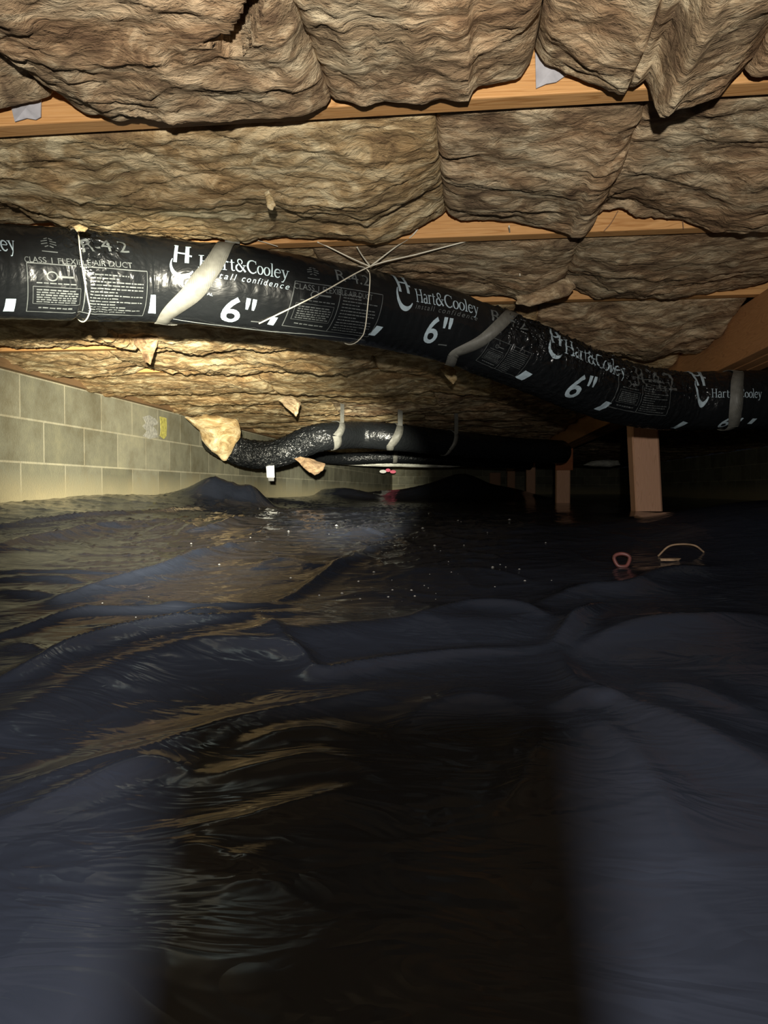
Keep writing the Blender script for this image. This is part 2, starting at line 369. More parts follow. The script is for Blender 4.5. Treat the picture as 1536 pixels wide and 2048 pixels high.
def build_ground():
    ys = np.concatenate([np.arange(-0.6, 0.2, 0.04), 0.2*1.0066**np.arange(0, 720)]); ys = ys[ys < YF]; ys = np.append(ys, YF)
    xs = [0.1]
    while xs[-1] < XR: xs.append(xs[-1] + 0.0060*(1 + max(0, xs[-1]-0.9)*6))
    xs2 = [0.1]
    while xs2[-1] > XW: xs2.append(xs2[-1] - 0.0060*(1 + max(0, -xs2[-1]-1.1)*2.0))
    xs = np.array(sorted(set(xs2[1:] + xs))); xs[0] = XW; xs[-1] = XR
    X, Y = np.meshgrid(xs, ys)
    H = ground(X, Y)
    dx = 0.016*fbm(X*6, Y*6, 40.0, 2); dy = 0.016*fbm(X*6, Y*6, 50.0, 2)
    for poly, wd, amp in FOLDS:
        P = np.array([on_ground(*p)[:2] for p in poly]); P = smooth_curve(P, max(8, len(P)*5)); crisp = np.mean([p[1] for p in poly]) < 1340; k0 = 0.02 if crisp else 0.12; amp = amp*(2.1 if crisp else 1.0)
        lo = P.min(0)-5*wd; hi = P.max(0)+5*wd
        jj = np.where((ys > lo[1]) & (ys < hi[1]))[0]; ii = np.where((xs > lo[0]) & (xs < hi[0]))[0]
        if not len(jj) or not len(ii): continue
        sl = np.s_[jj[0]:jj[-1]+1, ii[0]:ii[-1]+1]
        x = X[sl]+dx[sl]; y = Y[sl]+dy[sl]; best = np.full(x.shape, 1e9); par = np.zeros(x.shape)
        for k in range(len(P)-1):
            a, b = P[k], P[k+1]; ab = b-a; L2 = ab@ab + 1e-12
            t = np.clip(((x-a[0])*ab[0] + (y-a[1])*ab[1])/L2, 0, 1)
            d = np.hypot(x-a[0]-t*ab[0], y-a[1]-t*ab[1]); m_ = d < best
            best = np.where(m_, d, best); par = np.where(m_, (k+t)/(len(P)-1), par)
        env = np.sin(np.pi*np.clip(par*0.94+0.03, 0, 1))**0.6
        q = best/max(wd, 0.015)
        H[sl] += 0.62*amp*env*(0.6*np.exp(-1.5*(np.sqrt(q*q+k0)-math.sqrt(k0))) + 0.4*np.exp(-q*q*0.35))
    V = np.stack([X, Y, H], -1).reshape(-1, 3)
    nf = grid_faces(len(ys), len(xs))[:, ::-1]
    o = mesh_obj('floor', V, nf, M['sheet']); tag(o, kind='structure')
    return o
build_ground()
def gz(x, y): return float(ground(np.array([x]), np.array([y]))[0])
def onG(px, py):
    d = ray(px, py); t = np.linspace(0.3, 24, 4000); P = t[:, None]*d
    k = np.where(P[:, 2] < ground(P[:, 0], P[:, 1]))[0]; return P[k[0]] if len(k) else P[-1]

# ---------------------------------------------------------------- joists and girder
JL = {0: None, 3: 'orange pine joist nearest the camera, with grey paper scraps on it',
      4: 'pine joist just above the black duct, string ends tacked to it',
      5: 'pine joist edge above the right side of the duct, over the crossing strap',
      6: 'thin pine joist edge showing just below the left part of the duct'}
for k, y in enumerate(YJ):
    if k == 0: continue
    V_, F_ = box_vf(XW-0.1, XR+0.1, y, y+0.038, HJ, HJ+0.235)
    o = mesh_obj('floor_joist', V_, F_, M['joist'], smooth=False); bevel_obj(o, 0.0025)
    if k < 3: tag(o, 'pine joist overhead, out of the top of the picture', 'joist', 'floor joists')
    elif k in JL: tag(o, JL[k], 'joist', 'floor joists')
    else: tag(o, 'far pine joist mostly hidden behind sagging insulation beyond the duct', 'joist', 'floor joists')

GX = 0.82
g = empty('girder', (GX+0.07, 10, HJ-0.165))
tag(g, 'dark brown built-up wooden girder running back over the posts', 'beam')
for a, b in ((0, .044), (.048, .092), (.096, .14)):
    V_, F_ = box_vf(GX+a, GX+b, YN, YF, HJ-0.165, HJ-0.001)
    o = mesh_obj('plank', V_, F_, M['girder'], g, smooth=False); bevel_obj(o, 0.003)

# ---------------------------------------------------------------- posts
def post(px, py, D, wd, label, shim=True, lean=0.0, block=None, dark=False):
    q = ray(px, py)*D
    x, y = q[0], q[1]; zb = min(q[2], gz(x, y)+0.004); zt = HJ-0.166
    e = empty('support_post', (x, y, zb)); tag(e, label, 'post', 'wooden posts under the girder')
    n = 14; zs = np.linspace(zb, zt-(0.045 if shim else 0), n); V = []; h = wd/2; c = wd*0.06
    for z in zs:
        t = (z-zb)/(zt-zb); ox = -lean*t
        for (sx, sy) in ((-h+c, -h), (h-c, -h), (h, -h+c), (h, h-c), (h-c, h), (-h+c, h), (-h, h-c), (-h, -h+c)):
            V.append((x+sx+ox, y+sy, z))
    Fc = grid_faces(n, 8, True).tolist() + [list(range(8))[::-1], [(n-1)*8+k for k in range(8)]]
    mesh_obj('shaft', V, Fc, M['post'], e, smooth=False)
    if shim:
        V_, F_ = box_vf(x-h*1.15-lean, x+h*1.1-lean, y-h*1.15, y+h, zt-0.044, zt-0.012); o = mesh_obj('shim', V_, F_, M['shim'], e, smooth=False); bevel_obj(o, .003)
        V_, F_ = box_vf(x-h*1.0-lean, x+h*1.2-lean, y-h*1.05, y+h, zt-0.0125, zt); o = mesh_obj('shim', V_, F_, M['shim'], e, smooth=False); bevel_obj(o, .002)
    if block:
        z0, z1 = block
        V_, F_ = box_vf(x-h*1.2-lean*.6, x+h*1.3-lean*.6, y-h-0.04, y-h+0.001, z0, z1); o = mesh_obj('nailed_block', V_, F_, M['shim'], e, smooth=False); bevel_obj(o, .006)
    return e
post(1293, 1022, 3.95, .132, 'nearest pinkish-orange square wooden post, reflected in the black sheet', lean=0.03)
post(1125, 1006, 7.7, .135, 'second nearest wooden post, with a wider block nailed to its upper half', block=(0.19, 0.44))
post(1061, 997, 12.0, .14, 'third wooden post from the camera, slim and orange, behind the blocked one', shim=False)
post(1022, 989, 17.0, .17, 'fourth wooden post from the camera, small, left of the third', shim=False)
post(990, 989, 18.6, .26, 'farthest and darkest stub post at the back of the crawlspace', shim=False)

# ---------------------------------------------------------------- insulation batts
LIP = {
 3: dict(Y=1.10, pts=[(-700,205),(-300,222),(-60,225),(0,213),(25,205),(80,191),(100,185),(106,176),(118,190),(150,213),(190,231),(225,236),(280,239),(460,238),(550,234),(590,226),(625,213),(655,196),(670,193),(700,197),(725,207),(768,204),(843,206),(898,203),(938,210),(944,196),(950,182),(983,170),(1038,150),(1062,128),(1072,100),(1088,120),(1128,132),(1168,155),(1208,169),(1248,188),(1262,176),(1292,150),(1303,180),(1317,230),(1333,236),(1348,218),(1408,196),(1438,185),(1468,155),(1488,142),(1536,138),(1700,150),(2300,130)],
       cuts=[106, 660, 1070, 1258, 1488]),
 4: dict(Y=1.69, pts=[(-600,430),(-200,440),(0,446),(80,444),(145,450),(175,462),(230,474),(260,475),(340,470),(450,474),(520,476),(595,472),(673,479),(745,486),(768,480),(828,452),(888,427),(918,435),(968,443),(1068,449),(1136,456),(1142,468),(1160,466),(1183,447),(1203,417),(1238,411),(1288,421),(1368,433),(1433,452),(1536,456),(1700,450),(2300,440)],
       cuts=[112, 892, 1195]),
 5: dict(Y=2.30, pts=[(-500,600),(0,600),(400,606),(720,590),(800,560),(900,585),(990,592),(1060,602),(1105,584),(1118,576),(1150,576),(1190,592),(1268,596),(1358,589),(1443,577),(1536,565),(2100,560)],
       cuts=[690, 1118]),
 6: dict(Y=2.91, pts=[(-500,675),(0,686),(100,690),(210,680),(240,688),(300,702),(330,697),(355,692),(380,703),(430,700),(480,693),(520,700),(600,695),(700,710),(800,705),(1000,690),(1200,705),(1290,722),(1340,700),(1600,690),(2000,690)],
       cuts=[300, 1060]),
 7: dict(Y=3.52, pts=[(-500,735),(0,740),(80,748),(190,748),(260,744),(300,733),(350,742),(430,743),(500,743),(550,735),(600,746),(700,748),(750,733),(850,742),(900,738),(1000,746),(1100,750),(1300,745),(1800,740)], cuts=[305, 760]),
 8: dict(Y=4.13, pts=[(-500,780),(100,785),(215,788),(300,785),(425,787),(500,780),(575,786),(665,786),(768,788),(860,782),(1000,790),(1300,780),(1800,780)], cuts=[560]),
}
HOLE = [(412,76),(444,60),(460,52),(474,26),(498,-20),(528,-20),(514,40),(492,84),(472,118),(462,104),(450,108),(440,90)]
def batt_mesh(X0, X1, Ya, Yb, zlip, Ylip, du, dv, seed, amp=1.0, hole=False):
    nu = max(6, int((X1-X0)/du)); nv = max(10, int((Yb-Ya)/dv))
    U = np.linspace(X0, X1, nu)
    W_ = np.linspace(0, 1, nv)
    xl, zl = zlip
    zL = np.interp(U, xl, zl)[:, None]
    zL = zL + amp*0.004*fbm(U*38, seed*3.1, 0, 3)[:, None]
    X = np.repeat(U[:, None], nv, 1); v = np.repeat(W_[None, :], nu, 0)
    Y = Ya + (Yb-Ya)*v
    vl = (Ylip-Ya)/(Yb-Ya)
    zs = HJ + 0.012                                    # height where it meets the nearer joist
    # front tuck, belly, then the lip turns up beside the further joist
    t = np.clip(v/vl, 0, 1)
    Z = zs + (zL-zs)*sstep(0, 1, t**0.8) - amp*0.012*np.sin(np.pi*t)*1.0
    Z = Z + (0.05)*np.clip((0.05-v)/0.05, 0, 1)**1.5
    up = np.clip((v-vl)/(1-vl), 0, 1)
    Z = Z + 0.055*up**1.7
    # billows and pleats
    q = Y*1.0 + (Z-HJ)*1.8
    wx = 0.05*fbm(X*5, Y*7, seed, 2); wy = 0.03*fbm(X*6, Y*8, seed+9, 2)
    D = amp*(0.013*fbm(X*4, Y*7, seed+2, 2) + 0.012*(np.abs(vn((X+wx)*7, (q+wy)*13, seed+4))-0.4))
    tt = (q+wy)*14 + 4.2*fbm(X*4.2+3, Y*6, seed+5, 3); fr = tt - np.floor(tt)
    m1 = sstep(-0.25, 0.35, fbm(X*3.3, Y*4.6, seed+6, 2))
    D = D - amp*0.0042*m1*np.where(fr < 0.85, fr/0.85, (1-fr)/0.15)
    t2 = (q+wy*.6)*36 + 4.5*fbm(X*8+7, Y*12, seed+7, 3); f2 = t2 - np.floor(t2)
    m2 = sstep(-0.3, 0.3, fbm(X*6, Y*9, seed+8, 2))
    D = D - amp*0.0022*m2*np.where(f2 < 0.8, f2/0.8, (1-f2)/0.2)
    D = D + amp*0.0060*fbm(X*30, Y*42, seed+10, 4, .62) - amp*0.004*np.abs(vn((X+wx)*19, (Y+wy)*24, seed+21))
    fade = sstep(0, 0.10, v)*(1-0.75*sstep(vl-0.02, 1.0, v))
    if hole:
        Pp = np.stack([X, Y, Z], -1); d_ = Pp@FW; hx = 768+F*(Pp@RT)/d_; hy = 1024-F*(Pp@UP)/d_
        ins = np.zeros(X.shape, bool); n_ = len(HOLE)
        for i in range(n_):
            (ax, ay), (bx, by) = HOLE[i], HOLE[(i+1) % n_]
            c_ = ((ay > hy) != (by > hy)) & (hx < (bx-ax)*(hy-ay)/((by-ay) or 1e-9)+ax); ins ^= c_
        Z = Z + ins*0.10
    ends = np.minimum(sstep(0, 0.02, X-X0+0.004), sstep(0, 0.02, X1-X+0.004))
    Z = Z + D*fade
    e = np.minimum(X-X0, X1-X)
    Z = Z + 0.010*np.exp(-e/0.005)*(0.5+0.5*fade)      # rounded, tucked end
    Y = Y + amp*0.010*fbm(X*11, Y*9, seed+12, 3)*fade
    # top sheet closes the body
    ZT = np.full_like(Z, HJ + 0.15)
    V = np.concatenate([np.stack([X, Y, Z], -1).reshape(-1, 3), np.stack([X[:, [0, -1]], Y[:, [0, -1]], ZT[:, [0, -1]]], -1).reshape(-1, 3)])
    Fc = grid_faces(nu, nv)[:, ::-1].tolist()
    b0 = nu*nv
    for i in range(nu-1):
        Fc.append([b0+2*i, b0+2*i+1, b0+2*i+3, b0+2*i+2][::-1])
        Fc.append([i*nv, b0+2*i, b0+2*i+2, (i+1)*nv])
        Fc.append([i*nv+nv-1, (i+1)*nv+nv-1, b0+2*i+3, b0+2*i+1])
    Fc.append([b0, *[j for j in range(nv)], b0+1][::1]); Fc.append([b0+2*(nu-1), b0+2*(nu-1)+1] + [(nu-1)*nv+j for j in range(nv-1, -1, -1)])
    return V, Fc
BL = {
 (3, 0): 'brown insulation batt at the top left corner, beside the left paper scrap',
 (3, 1): 'wide sagging brown insulation batt at top left, with a dark torn hole',
 (3, 2): 'layered brown insulation batt at top centre with a ragged drooping edge',
 (3, 3): 'V-shaped brown insulation flap just right of the grey paper at top right',
 (3, 4): 'brown insulation flap at top right hanging to a pointed tip over the joist',
 (3, 5): 'dark insulation batt in the top right corner of the ceiling',
 (4, 0): 'insulation batt above the left end of the printed duct',
 (4, 1): 'long golden insulation batt over the middle of the printed duct',
 (4, 2): 'insulation batt with pale swirled folds right of the strings',
 (4, 3): 'dark insulation batt with one pale spot at the right edge, second row',
 (5, 0): 'insulation batt behind the left half of the printed duct',
 (5, 1): 'insulation batt directly behind the crossing white strings',
 (5, 2): 'smooth dark brown insulation batt at right, above the middle duct strap',
 (6, 0): 'strip of insulation below the left end of the printed duct',
 (6, 1): 'strip of insulation hidden mostly by the middle of the printed duct',
 (6, 2): 'insulation batt in the corner between duct and brown girder',
 (7, 0): 'insulation batt over the left end of the block wall',
 (7, 1): 'golden insulation batt in the row under the duct, centre left',
 (7, 2): 'golden insulation batt in the row under the duct, meeting the duct bend',
 (8, 0): 'insulation batt over the paint-smeared part of the block wall',
 (8, 1): 'insulation batt hanging over the near bend of the far duct',
}
for k in range(1, len(YJ)-1):
    Ya, Yb = YJ[k-1]+0.042, YJ[k]-0.004
    gapX = [(XW, GX-0.01), (GX+0.15, XR)]
    if k in LIP:
        L = LIP[k]; pts = [atY(px, py, L['Y']) for px, py in L['pts']]
        xl = np.array([p[0] for p in pts]); zl = np.array([p[2] for p in pts]); Yl = L['Y']
        zl = np.where(zl > HJ+0.05, HJ+0.05, zl)
        cuts = [XW] + [float(atY(c, 300, L['Y'])[0]) for c in L['cuts']] + [XR]
    else:
        Yl = Yb-0.04; xl = np.linspace(XW, XR, 60); zl = HJ - 0.018 + 0.012*fbm(xl*1.8, k*1.7, 0, 3) - 0.012*np.abs(vn(xl*4, k*3.3))
        cuts = [XW, rng.uniform(-1.0, 0.2), XR]
    res = 0.0055 if k in (3, 4) else 0.008 if k in (5, 6) else 0.012 if k < 11 else 0.035
    for j in range(len(cuts)-1):
        a, b = cuts[j], cuts[j+1]
        # at and past the girder the bay stops against it
        segs = [(a, min(b, XR))]
        if a < GX-0.05 < b and Yb > 0: segs = [(a, GX-0.004)] + ([(GX+0.145, b)] if b > GX+0.2 else [])
        elif a >= GX-0.05: segs = [(max(a, GX+0.145), b)]
        for s, (p, q) in enumerate(segs):
            if q-p < 0.05: continue
            V_, F_ = batt_mesh(p, q, Ya, Yb, (xl, zl), Yl, res*1.15, res*0.8 if k < 11 else 0.02, k*13.7+j*5.1, 1.0 if k < 6 else 1.45, hole=(k, j) == (3, 1))
            o = mesh_obj('insulation_batt', V_, F_, M['batt_gold_lit'] if (k, j) in ((4, 0), (4, 1), (5, 0), (6, 0), (6, 1), (7, 0), (7, 1), (7, 2), (8, 0), (8, 1)) or (k > 8 and j == 0) else M['batt'])
            beyond = p > GX
            if beyond: lab = 'dim insulation batt in the bays beyond the brown girder'
            elif k < 3: lab = 'insulation batt overhead, above the top of the picture'
            else: lab = BL.get((k, j), 'one of the far insulation batts packed above and behind the far ducts')
            tag(o, lab, 'insulation', 'insulation batts between the joists')

# ---------------------------------------------------------------- hanging scraps
def scrap(name, label, pts, D, mat, thick=0.03, seed=1.0, cat='insulation', bulge=0.03, group=None, parent=None):
    """a torn lump: outline (pixels) triangulated finely, with a bulging front and a back"""
    P = np.array(pts, float); c = P.mean(0); rings = 14; n = 60
    per = np.vstack([P, P[:1]]); L = np.r_[0, np.cumsum(np.hypot(*np.diff(per, axis=0).T))]
    t = np.linspace(0, L[-1], n, endpoint=False); ox = np.interp(t, L, per[:, 0]); oy = np.interp(t, L, per[:, 1])
    jit = 1 + 0.16*fbm(np.cos(t/L[-1]*6.283)*2.5, np.sin(t/L[-1]*6.283)*2.5, seed, 4)
    ox = c[0]+(ox-c[0])*jit; oy = c[1]+(oy-c[1])*jit
    V = []
    for side in (0, 1):
        for r in range(rings+1):
            s = r/rings
            for i in range(n):
                x = c[0]+(ox[i]-c[0])*s; y = c[1]+(oy[i]-c[1])*s
                k = math.sqrt(max(0, 1-s*s))
                dz = float(fbm(np.array([x*0.06]), np.array([y*0.10]), seed, 4)[0])
                dd = D - (thick*k*0.5 + bulge*dz*(0.3+0.7*k)) if side == 0 else D + thick*k*0.5
                V.append(ray(x, y)*dd)
    Fc = grid_faces(rings+1, n, True).tolist()
    m = (rings+1)*n
    Fc += [[a+m for a in f][::-1] for f in Fc]
    o = mesh_obj(name, V, Fc, mat, parent)
    bm = bmesh.new(); bm.from_mesh(o.data); bmesh.ops.remove_doubles(bm, verts=bm.verts, dist=1e-5)
    bmesh.ops.recalc_face_normals(bm, faces=bm.faces); bm.to_mesh(o.data); bm.free()
    for p in o.data.polygons: p.use_smooth = True
    if parent is None: tag(o, label, cat, group)
    return o
scrap('hanging_insulation', 'pale torn insulation wad hanging beside the block wall above the sheet', [(372,836),(400,830),(440,832),(474,838),(484,850),(480,878),(466,896),(452,918),(445,922),(436,912),(420,898),(405,880),(395,860)], 4.72, M['batt_pale'], .12, 3.0)
scrap('hanging_insulation', 'brown triangular insulation scrap hanging below the far duct', [(590,918),(602,914),(625,918),(652,928),(646,940),(630,952),(614,942)], 4.85, M['batt_shaded'], .03, 4.0)
scrap('hanging_insulation', 'pale insulation tuft hanging under the left half of the duct', [(262,664),(282,668),(300,660),(318,672),(316,690),(308,706),(300,730),(290,722),(280,700),(266,688)], 2.78, M['batt'], .03, 5.0)
scrap('hanging_insulation', 'small pointed insulation tuft above the far duct', [(556,800),(575,792),(592,796),(602,806),(596,824),(591,833),(580,822)], 3.95, M['batt'], .03, 6.0)
scrap('hanging_insulation', 'small yellow insulation curl hanging over the middle of the top batts', [(528,385),(536,380),(546,392),(552,412),(545,420),(534,416)], 1.34, M['batt_pale'], .01, 7.0, bulge=.008)
scrap('hanging_insulation', 'pale insulation tongue hanging where two batts meet above the strap', [(1142,428),(1160,402),(1190,398),(1204,404),(1196,420),(1184,446),(1162,458),(1143,468),(1138,450)], 1.62, M['batt'], .02, 8.0, bulge=.01)
scrap('hanging_insulation', 'frayed insulation wad resting against the top of the middle duct strap', [(1030,592),(1060,588),(1090,574),(1120,560),(1140,556),(1150,572),(1136,590),(1100,602),(1060,612),(1034,606)], 1.98, M['batt'], .03, 9.0, bulge=.012)
scrap('hanging_insulation', 'small yellow insulation tuft under the duct bend', [(880,738),(896,728),(912,740),(914,758),(906,768),(894,756)], 2.9, M['batt_pale'], .02, 9.5, bulge=.012)
scrap('hanging_insulation', 'tiny insulation tuft beside the cord at the left end of the duct', [(143,452),(160,448),(176,456),(170,464),(152,462)], 1.42, M['batt_pale'], .01, 9.9, bulge=.006)

def sheetlet(name, label, pts, Y, mat, cat, thick=0.0015, seed=1.0, group=None):
    P = [atY(px, py, Y) for px, py in pts]; n = len(P)
    P = [p + np.array([0, -0.004*abs(math.sin(i*1.9+seed)), 0]) for i, p in enumerate(P)]
    c = sum(P)/n + np.array([0, -0.006, 0])
    V = P + [c] + [p+np.array([0, thick, 0]) for p in P] + [c+np.array([0, thick, 0])]
    Fc = [(i, (i+1) % n, n) for i in range(n)] + [(n+1+(i+1) % n, n+1+i, 2*n+1) for i in range(n)] + [(i, n+1+i, n+1+(i+1) % n, (i+1) % n) for i in range(n)]
    o = mesh_obj(name, V, Fc, mat, smooth=False); tag(o, label, cat, group); return o
sheetlet('paper_scrap', 'grey paper scrap on the near joist under the top right batts', [(1070,100),(1100,122),(1130,138),(1134,150),(1112,166),(1092,170),(1072,177)], 1.134, M['tape'], 'paper', group='grey paper scraps')
sheetlet('paper_scrap', 'grey paper scrap on the near joist at the left edge', [(22,205),(60,195),(83,188),(84,236),(72,240),(55,238),(32,245)], 1.134, M['tape'], 'paper', seed=2.2, group='grey paper scraps')

# ---------------------------------------------------------------- ducts
class Duct:
    def __init__(s, pts, R, n=260):
        # pts: (px, py centre, radius px)
        P = np.array([ray(a, b)*(F*R/r) for a, b, r in pts]); s.C = smooth_curve(P, n); s.R = R; s.n = n
        seg = np.linalg.norm(np.diff(s.C, axis=0), axis=1); s.L = np.r_[0, np.cumsum(seg)]
        T = np.gradient(s.C, axis=0); s.T = T/np.linalg.norm(T, axis=1)[:, None]
        B = np.array([0, 0, 1.0])[None, :] - s.T*s.T[:, 2:3]; s.B = B/np.linalg.norm(B, axis=1)[:, None]
        s.A = np.cross(s.T, s.B)       # horizontal; face towards the camera
        if np.dot(s.A[n//2], -s.C[n//2]) < 0: s.A = -s.A
    def at(s, l, phi, r=None):
        l = np.asarray(l, float); phi = np.asarray(phi, float); r = s.R if r is None else r
        I = lambda Q: np.stack([np.interp(l, s.L, Q[:, k]) for k in range(3)], -1)
        C, A, B = I(s.C), I(s.A), I(s.B)
        r = np.asarray(r)[..., None] if np.ndim(r) else r
        return C + r*(np.cos(phi)[..., None]*A + np.sin(phi)[..., None]*B)
    def inv(s, px, py):
        if not hasattr(s, 'tab'):
            ll = np.linspace(0, s.L[-1], 1400); pp = np.linspace(-1.6, 2.2, 500)
            LL, PP = np.meshgrid(ll, pp, indexing='ij'); Q = s.at(LL, PP)
            # front side only
            Cc = s.at(LL, PP, 0.0); nrm = Q-Cc; vis = (nrm*(-Q)).sum(-1) > 0
            d = Q@FW; s.tab = (LL, PP, 768+F*(Q@RT)/d, 1024-F*(Q@UP)/d, vis)
        LL, PP, X, Y, vis = s.tab
        E = (X-px)**2 + (Y-py)**2 + (~vis)*1e7; k = np.unravel_index(np.argmin(E), E.shape)
        return LL[k], PP[k]
D1 = Duct([(-260,525,104),(-120,536,97),(0,544,92),(100,549,89),(200,554,86),(300,560,83),(400,568,82),(500,578,80),(600,593,78),(700,610,75),(800,630,72),(900,655,70),(1000,692,68),(1090,728,66),(1180,766,63),(1270,793,60),(1360,802,58),(1450,801,58),(1560,798,57),(1700,790,55),(1900,775,52)], 0.092)
def duct_radius(D, LL, PP):
    crinkle, seed, dents = D.disp
    cr = crinkle(LL, PP) if crinkle else np.zeros_like(LL)
    cx, cy = np.cos(PP), np.sin(PP)
    n1 = vn(LL*9+cx*1.2, cy*1.2+seed, cx*1.5); n2 = 1-np.abs(vn(LL*38+cx*3, cy*4+seed, cx*4)); n3 = 1-np.abs(vn(LL*85+cy*6, cy*9+seed, cx*9))
    r = D.R*(1 + 0.012*n1) + cr*(0.0062*(n2**3-0.3) + 0.0034*(n3**3-0.3)) + 0.0006*np.cos(LL*2*math.pi/0.026)*(0.35+cr)
    for (l0, wd, dep) in dents: r = r - dep*np.exp(-((LL-l0)/wd)**2)
    return r
def duct_mesh(D, name, mat, parent, s0=0, s1=None, nu=700, ns=96, crinkle=None, seed=0.0, mat2=None, dents=()):
    s1 = D.L[-1] if s1 is None else s1
    l = np.linspace(s0, s1, nu); ph = np.linspace(0, 2*math.pi, ns, endpoint=False)
    LL, PP = np.meshgrid(l, ph, indexing='ij')
    cr = crinkle(LL, PP) if crinkle else np.zeros_like(LL)
    D.disp = (crinkle, seed, dents); r = duct_radius(D, LL, PP)
    V = D.at(LL, PP, r).reshape(-1, 3)
    Fc = grid_faces(nu, ns, True)
    o = mesh_obj(name, V, Fc.tolist(), mat, parent)
    at = o.data.attributes.new('crinkle', 'FLOAT', 'POINT'); at.data.foreach_set('value', cr.reshape(-1).astype(np.float32))
    return o
duct = empty('flexible_duct', tuple(D1.at(D1.L[-1]*0.45, -math.pi/2)))
tag(duct, 'black insulated flexible air duct with pale blue printing, slung across the crawlspace', 'duct')
lA, _ = D1.inv(168, 560); lB, _ = D1.inv(955, 650); lC, _ = D1.inv(1330, 800)
lS1, _ = D1.inv(390, 560); lS2, _ = D1.inv(970, 655); lS3, _ = D1.inv(1470, 800)
def cr1(l, p):
    side = sstep(0.25, 0.75, np.sin(p)*0.5+0.5)
    a = 0.9*np.exp(-((l-lA-0.03)/0.055)**2) + sstep(lB+0.0, lB+0.12, l)*(1-0.75*sstep(lC, lC+0.25, l))
    return np.clip(a*(0.25+0.75*side) + 0.10, 0, 1)
duct_mesh(D1, 'sleeve', M['duct'], duct, crinkle=cr1, nu=1300, ns=150, dents=((lA, .008, .006), (lS1, .03, .003), (lS2, .03, .004), (lS3, .02, .004)))

# --- printing: flat (u, v) shapes laid on the sleeve
def lay(D, name, Vuv, Fuv, l0, p0, l1, p1, width, mat, parent, lift=0.0012, slant=0.0, vscale=1.0, label=None):
    """(u, v) in units of width between two anchors on the sleeve; v up"""
    bm = bmesh.new(); vs = [bm.verts.new((a, b, 0)) for a, b in Vuv]
    for f in Fuv:
        try: bm.faces.new([vs[i] for i in f])
        except ValueError: pass
    bmesh.ops.triangulate(bm, faces=bm.faces)
    dl = (l1-l0); dv = (p1-p0)*D.R; Lw = math.hypot(dl, dv); sc = Lw/width
    lim = 0.008/sc
    for _ in range(4):
        ed = [e for e in bm.edges if e.calc_length() > lim]
        if not ed: break
        bmesh.ops.subdivide_edges(bm, edges=ed, cuts=1)
        bmesh.ops.triangulate(bm, faces=[f for f in bm.faces if len(f.verts) > 3])
    bm.verts.ensure_lookup_table(); bm.verts.index_update()
    U = np.array([v.co.x for v in bm.verts]); W2 = np.array([v.co.y for v in bm.verts])
    cu, su = dl/Lw, dv/Lw
    U2 = U + slant*W2
    ll = l0 + sc*(U2*cu - W2*vscale*su); pp = p0 + sc*(U2*su + W2*vscale*cu)/D.R
    V = D.at(ll, pp, duct_radius(D, ll, pp)+lift)
    Fc = [[v.index for v in f.verts] for f in bm.faces]; bm.free()
    o = mesh_obj(name, V, Fc, mat, parent)
    if label: o['label'] = label
    return o
def font_uv(text, shear=0.0, spacing=1.0, bold=0.0):
    c = bpy.data.curves.new('t', 'FONT'); c.body = text; c.size = 1; c.shear = shear; c.space_character = spacing; c.offset = bold
    c.resolution_u = 4
    o = bpy.data.objects.new('t', c); SC.collection.objects.link(o)
    dg = bpy.context.evaluated_depsgraph_get(); me = bpy.data.meshes.new_from_object(o.evaluated_get(dg))
    V = [(v.co.x, v.co.y) for v in me.vertices]; Fc = [list(p.vertices) for p in me.polygons]
    x0 = min(v[0] for v in V); x1 = max(v[0] for v in V)
    bpy.data.objects.remove(o); bpy.data.curves.remove(c); bpy.data.meshes.remove(me)
    return [(a-x0, b) for a, b in V], Fc, x1-x0
# serif letters drawn as pen strokes: (points, widths) ; butt = flat bars
def arc(cx, cy, rx, ry, a0, a1, n=14): return [(cx+rx*math.cos(math.radians(a)), cy+ry*math.sin(math.radians(a))) for a in np.linspace(a0, a1, n)]
def st(V, Fc, pts, w0, w1=None, wm=None):
    if wm is not None: wm = wm*.85
    if 0.1 < w0 < 0.2: w0 = w0*.82
    n = len(pts); b = len(V)
    for i, p in enumerate(pts):
        a = pts[max(0, i-1)]; c = pts[min(n-1, i+1)]; dx, dy = c[0]-a[0], c[1]-a[1]; L = math.hypot(dx, dy) or 1
        t = i/(n-1); w1_ = w0 if w1 is None else w1
        wd = w0+(w1_-w0)*t
        if wm is not None: wd = wd + (wm-wd)*math.sin(math.pi*t)
        V.append((p[0]-dy/L*wd/2, p[1]+dx/L*wd/2)); V.append((p[0]+dy/L*wd/2, p[1]-dx/L*wd/2))
    for i in range(n-1): Fc.append([b+2*i, b+2*i+1, b+2*i+3, b+2*i+2])
def serif(V, Fc, x, y, w_=0.26, h=0.045): st(V, Fc, [(x-w_/2, y), (x+w_/2, y)], h)
